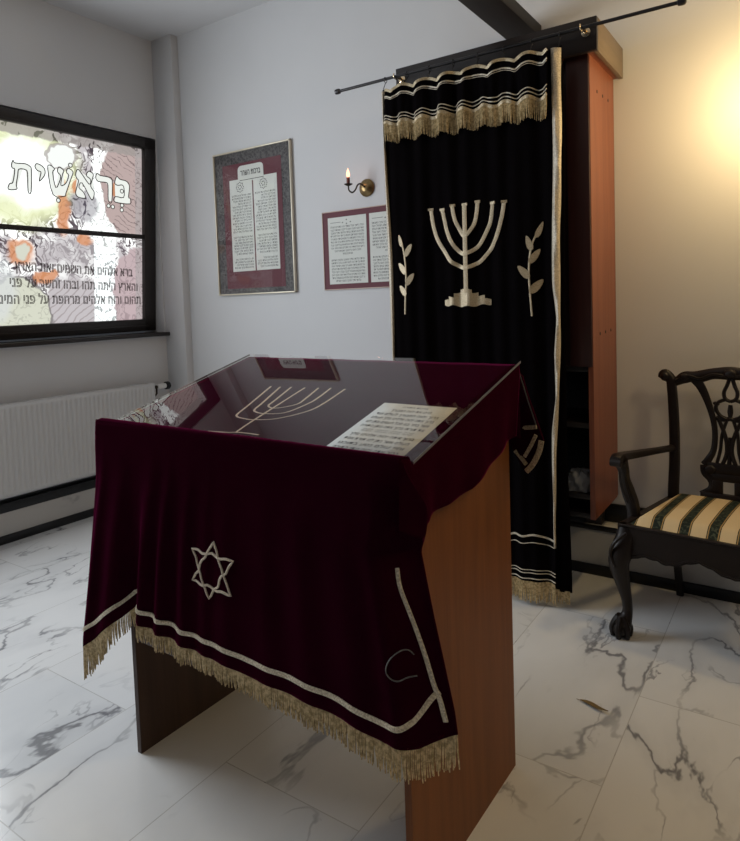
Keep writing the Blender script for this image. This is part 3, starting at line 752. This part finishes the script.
# ------------------------------------------------------------------ lectern (reading desk)
LC = (-1.2335, 1.5085, 0); LR = R(-1.1)
def ztop(y): return 1.036+.26*(y+.32)      # sloping board surface
lec = empty('lectern', LC, LR); tag(lec, 'brown veneer reading desk with sloping top under burgundy velvet cloth', 'lectern')
for s, mat in ((-1, 'wood_lectern_shaded'), (1, 'wood_lectern')):
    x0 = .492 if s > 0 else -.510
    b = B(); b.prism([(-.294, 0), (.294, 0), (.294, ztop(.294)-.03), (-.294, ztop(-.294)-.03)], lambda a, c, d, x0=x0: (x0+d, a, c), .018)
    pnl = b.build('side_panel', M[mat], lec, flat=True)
    if s > 0:
        b = B(); b.lathe([(.004, 0), (.004, .0008), (.002, .001)], (.510, -.220, .745), 'x', 10); b.build('screw_cover', M['white_plastic'], pnl)
b = B(); b.box(-.492, .492, -.292, -.274, .370, 1.0, .001); b.build('front_panel', M['wood_lectern_shaded'], lec)
b = B()
b.prism([(-.296, ztop(-.296)-.03), (.312, ztop(.312)-.03), (.312, ztop(.312)-.006), (-.296, ztop(-.296)-.006)], lambda a, c, d: (-.52+d, a, c), 1.04); b.build('top_board', M['wood_lectern'], lec, flat=True)
b = B(); b.box(-.52, .52, -.325, -.299, .985, 1.060, .004); b.build('book_stop', M['wood_lectern'], lec)

# velvet cloth in lectern coordinates
DT = lambda u: lerp(1.064, 1.070, u)
XLt = [(.227, -.684), (.351, -.680), (.549, -.641), (.88, -.582), (1.00, -.572), (1.07, -.562)]
XRt = [(.45, .642), (.534, .630), (.64, .604), (.724, .583), (.80, .566), (.86, .553), (.905, .566), (.965, .574), (1.02, .556), (1.072, .540)]
HEM = [(0, .320), (.05, .368), (.10, .425), (.14, .470), (.17, .512), (.205, .514), (.235, .494), (.36, .480), (.57, .466), (.71, .467), (.80, .462), (.88, .449), (.94, .452), (1.0, .488)]
def front_pt(u, v, off=0.0):
    z = lerp(DT(u), pw(HEM, u), v); x = lerp(pw(XLt, z), pw(XRt, z), u)
    # hanging folds
    f = 0
    for c, w, a in ((.02, .018, .020), (.10, .030, .016), (.235, .026, .030), (.30, .020, .028), (.375, .022, .020), (.44, .02, .010), (.50, .03, .009), (.62, .03, .008), (.72, .035, .012), (.83, .04, .012), (.915, .025, .014)):
        f += a*math.exp(-((u-c-.02*(1-v))/w)**2)
    f *= sm(.03, .75, v)
    flare = .02*v
    y = -.340 - f*.75 - flare
    y += .045*sm(.12, .175, u)*sm(.235, .185, u)*v*v        # deep pleat above the left leg
    y += .055*sm(.90, 1.0, u)*sm(.0, .25, v)               # corner turns back around the side
    y += .008*sm(.05, 0, u)*sm(0, .3, v)
    return V((x, y-off, z))
def front_xz(x, z, off=.003):
    u = .5
    for _ in range(12):
        u = max(0, min(1, (x-pw(XLt, z))/(pw(XRt, z)-pw(XLt, z))))
    v = (DT(u)-z)/(DT(u)-pw(HEM, u)); return front_pt(u, v, off)
cl = B()
TX0, TX1 = -.556, .534
cl.grid(lambda u, v: V((lerp(TX0, TX1, u), lerp(-.294, .322, v), ztop(lerp(-.294, .322, v))+.0005*math.sin(40*u+17*v))), 40, 30)      # top
RZP = [(-.294, ztop(-.294)), (-.297, 1.055), (-.304, 1.066), (-.322, 1.069), (-.334, 1.069)]
def rz(y): return ztop(y) if y > -.294 else pw(RZP[::-1], y)
def ridge(u, v):     # over the book stop
    P = [(-.294, ztop(-.294)), (-.297, 1.055), (-.304, 1.066), (-.322, 1.070), (-.336, DT(u)+.003), (-.340, DT(u))]
    q = v*(len(P)-1); i = min(int(q), len(P)-2); a, c = P[i], P[i+1]; t = q-i
    x = lerp(lerp(TX0, -.562, v), lerp(TX1, pw(XRt, DT(u)), v), u); return V((x, lerp(a[0], c[0], t), lerp(a[1], c[1], t)))
cl.grid(ridge, 170, 10)
cl.grid(lambda u, v: front_pt(u, v), 170, 60)
# right side drape, back to front
RH_ = [(-.35, .915), (-.30, .905), (-.22, .915), (-.12, .912), (.0, .920), (.12, .955), (.20, .975), (.26, .993), (.325, 1.0)]
def right_pt(u, v):
    y = lerp(.324, -.345, u); zt = rz(y); zh = pw(RH_, y)
    z = lerp(zt, zh, v)
    x = TX1+.004*sm(0, .15, v)-.006*v + (.004*math.sin(y*17+.6)+.003*math.sin(y*41))*v + .014*sm(-.17, -.27, y)*sm(-.345, -.27, y)*v
    yy = y - .05*sm(.20, .324, y)*v*.6 + .0
    return V((x, yy, z))
cl.grid(lambda u, v: right_pt(u*.93, v), 84, 24); cl.grid(lambda u, v: right_pt(.93+u*.07, v), 24, 24)
# fold joining right drape to front drape
cl.grid(lambda u, v: right_pt(1, v*.999).lerp(front_pt(1, (DT(1)-lerp(1.068, .90, v))/(DT(1)-.532)), u), 8, 24)
# left side drape
def left_pt(u, v):
    y = lerp(-.345, .324, u); zt = rz(y)
    zh = pw([(-.345, .33), (-.2, .52), (0, .74), (.324, .99)], y); z = lerp(zt, zh, v)
    x = TX0-.006-.10*v*(1-u)**1.5-.006*v-(.010*math.sin(y*25))*v*sm(0, .15, u)
    f0 = front_pt(0, (DT(0)-min(z, 1.064))/(DT(0)-.322)); k = (1-sm(0, .12, u))
    return V((lerp(x, f0.x, k), lerp(y, f0.y, k), z))
cl.grid(left_pt, 60, 40)
# back drape with the hanging corner at the right
def back_hem(x): return 1.09
cl.grid(lambda u, v: V((lerp(TX0, TX1-.004, u), .324+.012*sm(0, .3, v)+.004*math.sin(30*u)*v, lerp(ztop(.322), .985, v))), 40, 10)
FL = [(.506, 1.19), (.532, 1.165), (.551, 1.11), (.583, 1.032), (.600, .985), (.581, .935), (.540, .884), (.521, .912), (.503, .943), (.468, 1.0), (.474, 1.10)]
cl.prism(FL, lambda a, c, d: (a, .346-.0-.03*(1.2-c)+d+.01*math.sin(40*a), c), .006)
cl.prism([(.500, 1.19), (.526, 1.165), (.548, 1.10), (.46, 1.0)], lambda a, c, d: (a, .335+d, c), .006)
bmesh.ops.remove_doubles(cl.bm, verts=cl.bm.verts[:], dist=.0006)
cloth = cl.build('velvet_cloth', M['velvet_red'], loc=LC, rotz=LR, auto=70); tag(cloth, 'burgundy velvet cloth with gold star and fringe draped over the reading desk', 'cloth')
md = cloth.modifiers.new('thickness', 'SOLIDIFY'); md.thickness = .003; md.offset = 0
def flap(a, c, off=.004): return V((a, .346-.03*(1.2-c)+.01*math.sin(40*a)-off, c))
b = B()
for P, w in (([(.536, 1.015), (.582, 1.024)], .014), ([(.580, 1.000), (.562, .965), (.540, .930)], .012), ([(.596, .985), (.588, .950), (.568, .912), (.546, .888)], .018), ([(.508, .944), (.527, .926), (.546, .908)], .014)):
    b.tube([flap(a, c) for a, c in smooth(P, 5)], w/2, .003, n=6, up=(0, -1, 0))
b.build('corner_braid', M['braid'], cloth)
b = B(); b.tube([V((.526, .342, 1.18)), flap(.552, 1.10), flap(.580, 1.03)], .0022, n=6); b.build('corner_piping', plain('grey_piping', (.05, .045, .05), .6), cloth)
# gold border on the front drape (parallel to hem), right border
b = B()
pts = []
for i in range(161):
    u = i/160*.982
    h = pw(HEM, u); zg = h+lerp(.060, .042, sm(0, .25, u))-.012*sm(.165, .19, u)*sm(.225, .20, u)+.052*sm(.91, .985, u)
    v = (DT(u)-zg)/(DT(u)-h); pts.append(front_pt(u, v, .003))
b.tube(pts, .0068, .0028, n=6, up=(0, -1, 0)); b.build('gold_border', M['border'], cloth)
b = B()
pts = [front_xz(x, z) for x, z in smooth([(.508, .824), (.515, .785), (.533, .735), (.551, .688), (.570, .635), (.586, .585), (.600, .552), (.612, .510)], 8)]
b.tube(pts, .0068, .0028, n=6, up=(0, -1, 0)); b.build('gold_border', M['border'], cloth)
b = B(); rnd = random.Random(11)
fringe(b, lambda u: front_pt(u*.998+.001, 1.0, -.001), 400, lambda u: pw([(0, .105), (.08, .085), (.15, .05), (.22, .045), (.3, .048), (.6, .052), (.8, .058), (.9, .066), (1, .074)], u), .0020, .10, rnd, .004)
tag(b.build('gold_fringe', M['fringe'], cloth), kind='stuff')
# star of david
b = B()
for T in ([(-.037, .789), (-.122, .671), (.025, .662)], [(-.121, .756), (.034, .752), (-.057, .636)]):
    P = []
    for i in range(3):
        a, c = T[i], T[(i+1) % 3]
        for k in range(14):
            t = k/14; P.append((lerp(a[0], c[0], t)+.003*math.sin(19*t+i*2)*math.sin(PI*t), lerp(a[1], c[1], t)+.004*math.sin(16*t+i)*math.sin(PI*t)))
    b.tube([front_xz(x, z) for x, z in P], .0036, .0024, n=6, up=(0, -1, 0), closed=True)
b.build('star_embroidery', M['embroid_pale'], cloth)
b = B(); b.tube([front_xz(x, z) for x, z in smooth([(.556, .602), (.54, .600), (.524, .594), (.506, .602), (.500, .616), (.508, .638), (.524, .654), (.538, .655), (.548, .645)], 6)], .0016, .0014, n=6, up=(0, -1, 0)); b.build('silver_thread', M['silver_thread'], cloth)
# menorah on top
def top_pt(x, y, off=.002): return V((x, y, ztop(y)+off))
b = B()
T = {'o': [(-.205, .062), (-.165, -.08), (-.150, -.14), (-.135, -.158), (-.101, -.165), (-.061, -.166), (.010, -.146), (.071, -.087), (.086, -.03), (.085, .077)],
     'm': [(-.165, .063), (-.128, -.06), (-.117, -.102), (-.100, -.118), (-.057, -.124), (.007, -.105), (.036, -.035), (.038, .01), (.030, .078)],
     'i': [(-.121, .067), (-.098, -.04), (-.093, -.068), (-.073, -.083), (-.042, -.082), (.000, -.049), (.000, -.01), (-.015, .072)],
     't': [(-.066, .068), (-.062, -.05), (-.057, -.178), (-.050, -.246)], 'b': [(-.150, -.258), (-.08, -.252), (-.04, -.244), (.034, -.244)]}
for k, P in T.items(): b.tube([top_pt(x, y) for x, y in smooth(P, 8)], .0038, .0010, n=6, up=(0, 0, 1))
b.build('menorah_embroidery', M['embroid_pale'], cloth)

# paper sheet on the cloth, under the glass
sheet = B(); sx0, sx1, sy0, sy1 = .275, .496, -.264, .003
sheet.grid(lambda u, v: V((lerp(sx0, sx1, u), lerp(sy0, sy1, v), ztop(lerp(sy0, sy1, v))+.0024)), 4, 4)
so = sheet.build('prayer_sheet', M['paper'], loc=LC, rotz=LR, solid=.0006, soff=0); tag(so, 'white printed Hebrew blessing sheet under the glass of the reading desk', 'paper')
b = B(); L = ['ברכות התורה', 'ברכו את יהוה המבורך', 'ברוך יהוה המבורך לעולם ועד', 'ברוך אתה יהוה אלהינו מלך העולם', 'אשר בחר בנו מכל העמים ונתן לנו', 'את תורתו ברוך אתה נותן התורה', '', 'ברוך אתה יהוה אלהינו מלך', 'העולם אשר נתן לנו תורת אמת', 'וחיי עולם נטע בתוכנו', 'ברוך אתה יהוה נותן התורה']
y = sy1-.016
pl = lambda a, c: (a, c, ztop(c)+.0031)
for i, t in enumerate(L):
    if i == 6: b.build('text_block', M['ink'], so, flat=True, recalc=False); b = B()
    if t: b.text(t, pl, h=.0115 if i else .008, w=.185 if i > 1 else .12, x=(sx0+sx1)/2, y=y-.008, fitw=i > 2, bold=.015)
    y -= .0240
b.build('text_block', M['ink'], so, flat=True, recalc=False)
b = B(); [b.text('קהל עונה ואומר בקול', pl, h=.006, w=.15, x=(sx0+sx1)/2, y=sy1-.16-.009*k, fitw=True) for k in (0, 1)]; b.build('small_text', M['ink_grey'], so, flat=True, recalc=False)
# glass plate
b = B()
gy0, gy1, gx0, gx1 = -.290, .326, -.560, .538
def gz(y, o): return ztop(y)+.0042+o
b.prism([(gy0, gz(gy0, 0)), (gy1, gz(gy1, 0)), (gy1, gz(gy1, .006)), (gy0, gz(gy0, .006))], lambda a, c, d: (gx0+d, a, c), gx1-gx0)
g = b.build('glass_plate', M['glass'], loc=LC, rotz=LR, flat=True); tag(g, 'clear glass plate on the sloping velvet desk top', 'glass plate')
for x0, x1 in ((gx1-.0005, gx1+.0012), (gx0-.0012, gx0+.0005)):
    b = B()
    b.prism([(gy0, gz(gy0, 0)), (gy1, gz(gy1, 0)), (gy1, gz(gy1, .006)), (gy0, gz(gy0, .006))], lambda a, c, d, x0=x0: (x0+d, a, c), x1-x0)
    b.build('ground_edge', M['glass_edge'], g, flat=True)

# ------------------------------------------------------------------ armchair
CO = (-.341, 2.70, 0); CR = R(-6.4)
CO = (-.337, 2.70, -.006)
ch = empty('armchair', (CO[0], CO[1], 0), CR); tag(ch, 'carved dark mahogany armchair with cream and green striped seat', 'chair')
FW, BW, DP, SH = .300, .245, .50, .468
MH = M['mahogany']
def yb(z): return .487+.10*(z-.47)
# seat rails
b = B()
out = []
nn = 40
for i in range(nn+1):
    t = i/nn; x = lerp(-FW, FW, t)
    zb = .345-.012*math.cos(2*PI*t*3)-.014*math.cos(2*PI*t)-.006*abs(math.sin(2*PI*t*6))
    out.append((x, zb))
b.prism([(-FW, SH)]+out+[(FW, SH)], lambda a, c, d: (a, d, c), .028); 
b.tube([(-FW, -.001, SH-.004), (FW, -.001, SH-.004)], .006, n=8)
b.tube([(x, -.001, z+.012) for x, z in out[3:-3]], .004, n=6)
b.build('front_rail', MH, ch)
for s in (-1, 1):
    b = B(); pts = []
    for i in range(13):
        t = i/12; pts.append((t*DP, .36-.012*math.cos(4*PI*t)))
    b.prism([(0, SH)]+pts+[(DP, SH)], lambda a, c, d, s=s: (s*(lerp(FW, BW, a/DP)-d), a, c), .026); b.build('side_rail', MH, ch)
b = B(); b.box(-BW, BW, DP-.03, DP, .38, SH, .003); b.build('back_rail', MH, ch)
# seat cushion
b = B()
def cush(u, v):
    y = lerp(.012, DP-.012, v); x = lerp(-1, 1, u)*(lerp(FW, BW, y/DP)-.034)
    e = min(sm(0, .10, u), sm(1, .90, u))*min(sm(0, .12, v), sm(1, .9, v))
    return (x, y, SH-.002+.048*e**.6*(.75+.25*math.sin(PI*u)*math.sin(PI*v)))
b.grid(cush, 48, 40); b.poly([cush(0, 0)[:2]+(SH-.01,), cush(1, 0)[:2]+(SH-.01,), cush(1, 1)[:2]+(SH-.01,), cush(0, 1)[:2]+(SH-.01,)], [(0, 1, 2, 3)])
b.build('seat_cushion', M['stripes'], ch)
# front cabriole legs with claw feet
for s in (-1, 1):
    b = B()
    prof = smooth([(.275, .03, .45, .034), (.278, .022, .40, .040), (.292, .004, .345, .043), (.296, -.004, .30, .038), (.285, .006, .22, .027), (.274, .016, .15, .020), (.272, .016, .10, .020), (.280, .006, .068, .029), (.287, -.004, .045, .036)], 5)
    b.tube([(s*x, y, z) for x, y, z, r in prof], [r for *_, r in prof], n=14, up=(0, -1, 0), sq=.5)
    b.ball((s*.290, -.006, .034), .034, (1.0, 1.05, 1.0), 3)
    for k in range(5):
        a = -PI/2+s*R(35)*0+(k-2)*R(62)
        c, d = math.cos(a), math.sin(a)
        q = smooth([(.010, .085), (.026, .062), (.036, .036), (.031, .006)], 4)
        b.tube([(s*.290+r_*c, -.006+r_*d, z) for r_, z in q], [lerp(.013, .011, i/(len(q)-1)) for i in range(len(q))], n=8)
    # knee carving
    b.tube([(s*x, y-.040, z) for x, y, z in smooth([(.262, .02, .44), (.30, .0, .40), (.318, .0, .35), (.30, .0, .30)], 5)], .007, n=6)
    b.build('leg', MH, ch)
for s in (-1, 1):
    b = B(); b.tube([(s*(BW-.022), DP-.018, .46), (s*(BW-.03), DP-.012, .25), (s*(BW-.038), DP+.028, .0)], [.019, .017, .016], n=12, up=(0, -1, 0), sq=.8); b.build('leg', MH, ch)
    # back post
    b = B(); q = smooth([(s*.222, DP-.016, .40), (s*.222, DP-.012, .50), (s*.221, yb(.65), .65), (s*.226, yb(.80), .80), (s*.236, yb(.93), .93), (s*.243, yb(.99), .995)], 6)
    b.tube(q, [lerp(.024, .021, i/(len(q)-1)) for i in range(len(q))], [lerp(.019, .015, i/(len(q)-1)) for i in range(len(q))], n=12, up=(0, -1, 0), sq=.7); b.build('back_post', MH, ch)
    # arm and its support
    b = B(); q = smooth([(s*.228, yb(.69)-.004, .690, .018), (s*.262, .36, .700, .019), (s*.308, .22, .706, .022), (s*.322, .12, .716, .024), (s*.318, .055, .722, .026), (s*.318, .03, .716, .024)], 6)
    b.tube([p[:3] for p in q], [p[3] for p in q], [p[3]*.8 for p in q], n=12, up=(0, 0, 1), sq=.4)
    b.lathe([(.006, -.024), (.018, -.022), (.019, .022), (.006, .024)], (s*.318, .038, .708), 'x', 14); b.build('arm', MH, ch)
    b = B(); q = smooth([(s*.284, .145, .40, .024), (s*.286, .14, .50, .026), (s*.302, .135, .56, .027), (s*.309, .11, .62, .022), (s*.305, .085, .67, .022), (s*.312, .075, .705, .028)], 6)
    b.tube([p[:3] for p in q], [p[3] for p in q], n=12, up=(0, -1, 0), sq=.5)
    for o_ in (-.009, .009): b.tube([(p[0]+o_, p[1]-p[3]*.95, p[2]) for p in q[8:24]], .0042, n=6)
    b.build('arm_support', MH, ch)
# crest rail
b = B(); half = [(x, z-.010, r) for x, z, r in [(-.282, 1.012, .016), (-.272, 1.030, .020), (-.255, 1.022, .019), (-.238, 1.000, .019), (-.215, 1.004, .017), (-.185, 1.020, .022), (-.15, 1.026, .019), (-.12, 1.028, .022), (-.07, 1.042, .020), (0, 1.046, .024)]]
full = half+[(-x, z, r) for x, z, r in half[-2::-1]]
q = smooth(full, 6); b.tube([(x, yb(1.0)+.004*math.cos(x*5), z) for x, z, r in q], [r*1.25 for *_, r in q], [.017]*len(q), n=12, up=(0, -1, 0))
for s in (-1, 1):
    b.ball((s*.268, yb(1.0)-.008, 1.012), .022, (1, .7, 1), 2); b.ball((s*.185, yb(1.0)-.012, 1.014), .018, (1.3, .6, .8), 2)
    b.tube([(s*x, yb(1.0)-.015, z) for x, z in smooth([(.22, .996), (.17, 1.02), (.12, 1.01), (.07, 1.03), (.02, 1.025)], 5)], .006, n=6)
b.ball((0, yb(1.0)-.012, 1.034), .022, (1.3, .6, 1), 2)
b.build('crest_rail', MH, ch)
# pierced splat
b = B()
def bar(P, r, ry=.009, off=0):
    q = smooth([(x, z, w) for (x, z), w in zip(P, r)], 6) if isinstance(r, (list, tuple)) else smooth([(x, z, r) for x, z in P], 6)
    b.tube([(x, yb(z)+off, z) for x, z, w in q], [w for *_, w in q], [ry]*len(q), n=8, up=(0, -1, 0))
for s in (-1, 1):
    bar([(s*.150, 1.010), (s*.120, .975), (s*.092, .915), (s*.068, .84), (s*.058, .77), (s*.062, .70), (s*.082, .655), (s*.098, .63)], [.022, .020, .016, .013, .012, .013, .016, .018])
    bar([(s*.098, .63), (s*.092, .598), (s*.068, .575), (s*.058, .55), (s*.066, .52), (s*.10, .492)], [.018, .02, .022, .022, .024, .026])
    bar([(s*.004, 1.02), (s*.014, .985), (s*.026, .952), (s*.020, .925), (0, .915)], .008, .010, -.002)
    bar([(s*.012, .925), (s*.048, .908), (s*.056, .88), (s*.040, .852), (s*.014, .838)], .008, .010, -.001)
    bar([(s*.066, .90), (s*.058, .905), (s*.046, .895)], .007)
    bar([(s*.055, .84), (s*.028, .835), (0, .84)], .010)
    bar([(s*.045, .835), (s*.026, .79), (s*.012, .74), (s*.010, .69), (s*.026, .64)], .0085, .010, -.002)
    bar([(s*.012, .835), (s*.030, .77), (s*.036, .70), (s*.048, .645)], .007)
    b.ball((s*.075, yb(.62)-.006, .612), .026, (1.1, .45, .9), 2)
bar([(0, .90), (0, .87), (0, .845)], [.008, .012, .008])
bar([(0, .76), (0, .70), (0, .64)], [.007, .006, .010])
b.box(-.085, .085, yb(.62)-.009, yb(.62)+.009, .598, .645, .006)
b.box(-.066, .066, yb(.58)-.009, yb(.58)+.009, .566, .600, .005)
b.box(-.062, -.022, yb(.53)-.009, yb(.53)+.009, .50, .57, .004); b.box(.022, .062, yb(.53)-.009, yb(.53)+.009, .50, .57, .004)
b.box(-.11, .11, yb(.49)-.014, yb(.49)+.012, .462, .515, .006)
b.build('splat', MH, ch)

# dry leaf on the floor
b = B()
def lf(u, v):
    w = .012*math.sin(PI*u)**.8*(1-.3*u); return V((-.645+.10*u, 2.205-.022*u+(v-.5)*2*w+.004*math.sin(6*u), .004+.006*u*u+.006*abs(v-.5)))
b.grid(lf, 16, 4); b.tube([lf(0, .5)+V((-.012, .002, 0)), lf(.1, .5), lf(.5, .5)], .001, n=5)
tag(b.build('dry_leaf', M['leaf'], solid=.0006), 'small brown dry leaf lying on the marble floor', 'leaf')

# ------------------------------------------------------------------ light
def light(name, typ, loc, energy, color, size=.1, rot=None, sy=None, spread=None):
    L = bpy.data.lights.new(name, typ); L.energy = energy; L.color = color
    if typ == 'AREA':
        L.shape = 'RECTANGLE' if sy else 'SQUARE'; L.size = size
        if sy: L.size_y = sy
        if spread: L.spread = spread
    else: L.shadow_soft_size = size
    o = bpy.data.objects.new(name, L); col.objects.link(o); o.location = loc
    if rot: o.rotation_euler = rot
    return o
# added cool fill light at the solid left wall, nearer the camera
light('daylight_fill', 'AREA', (-4.0, 1.0, 1.95), 78, (.88, .945, 1.0), 1.4, (0, R(-90), 0), 1.6)
# warm bulbs
light('lamp_bulb', 'POINT', (-.10, YB-.34, 2.19), 19, (1.0, .72, .34), .05)
light('candle_bulb', 'POINT', (-2.283, YB-.135, 2.165), .12, (1.0, .5, .3), .02)
light('ceiling_lamp', 'POINT', (1.6, 1.55, 2.9), 40, (1.0, .72, .38), .2)
w = bpy.data.worlds.new('World'); sc.world = w; w.use_nodes = True
bg = w.node_tree.nodes['Background']; bg.inputs[0].default_value = (.80, .88, 1.0, 1); bg.inputs[1].default_value = .04

# ------------------------------------------------------------------ camera
cam = bpy.data.cameras.new('camera'); co = bpy.data.objects.new('camera', cam); col.objects.link(co)
cam.sensor_fit = 'HORIZONTAL'; cam.sensor_width = 36; cam.lens = 654.56*36/740
cam.shift_x = (370-358.46)/740; cam.shift_y = (340.35-420.5)/740; cam.clip_start = .05
Rm = Matrix.Rotation(R(34.5877), 4, 'Z') @ Matrix.Rotation(R(86.6780), 4, 'X') @ Matrix.Rotation(R(-1.9844), 4, 'Z')
co.matrix_world = Matrix.Translation((0, 0, 1.4)) @ Rm
sc.camera = co
sc.view_settings.view_transform = 'Standard'; sc.view_settings.look = 'None'; sc.view_settings.exposure = 0.0; sc.view_settings.gamma = 1.0
sc.view_settings.use_curve_mapping = False
try:
    sc.cycles.use_denoising = True; sc.cycles.max_bounces = 8; sc.cycles.transparent_max_bounces = 12; sc.cycles.sample_clamp_indirect = 4
except Exception: pass
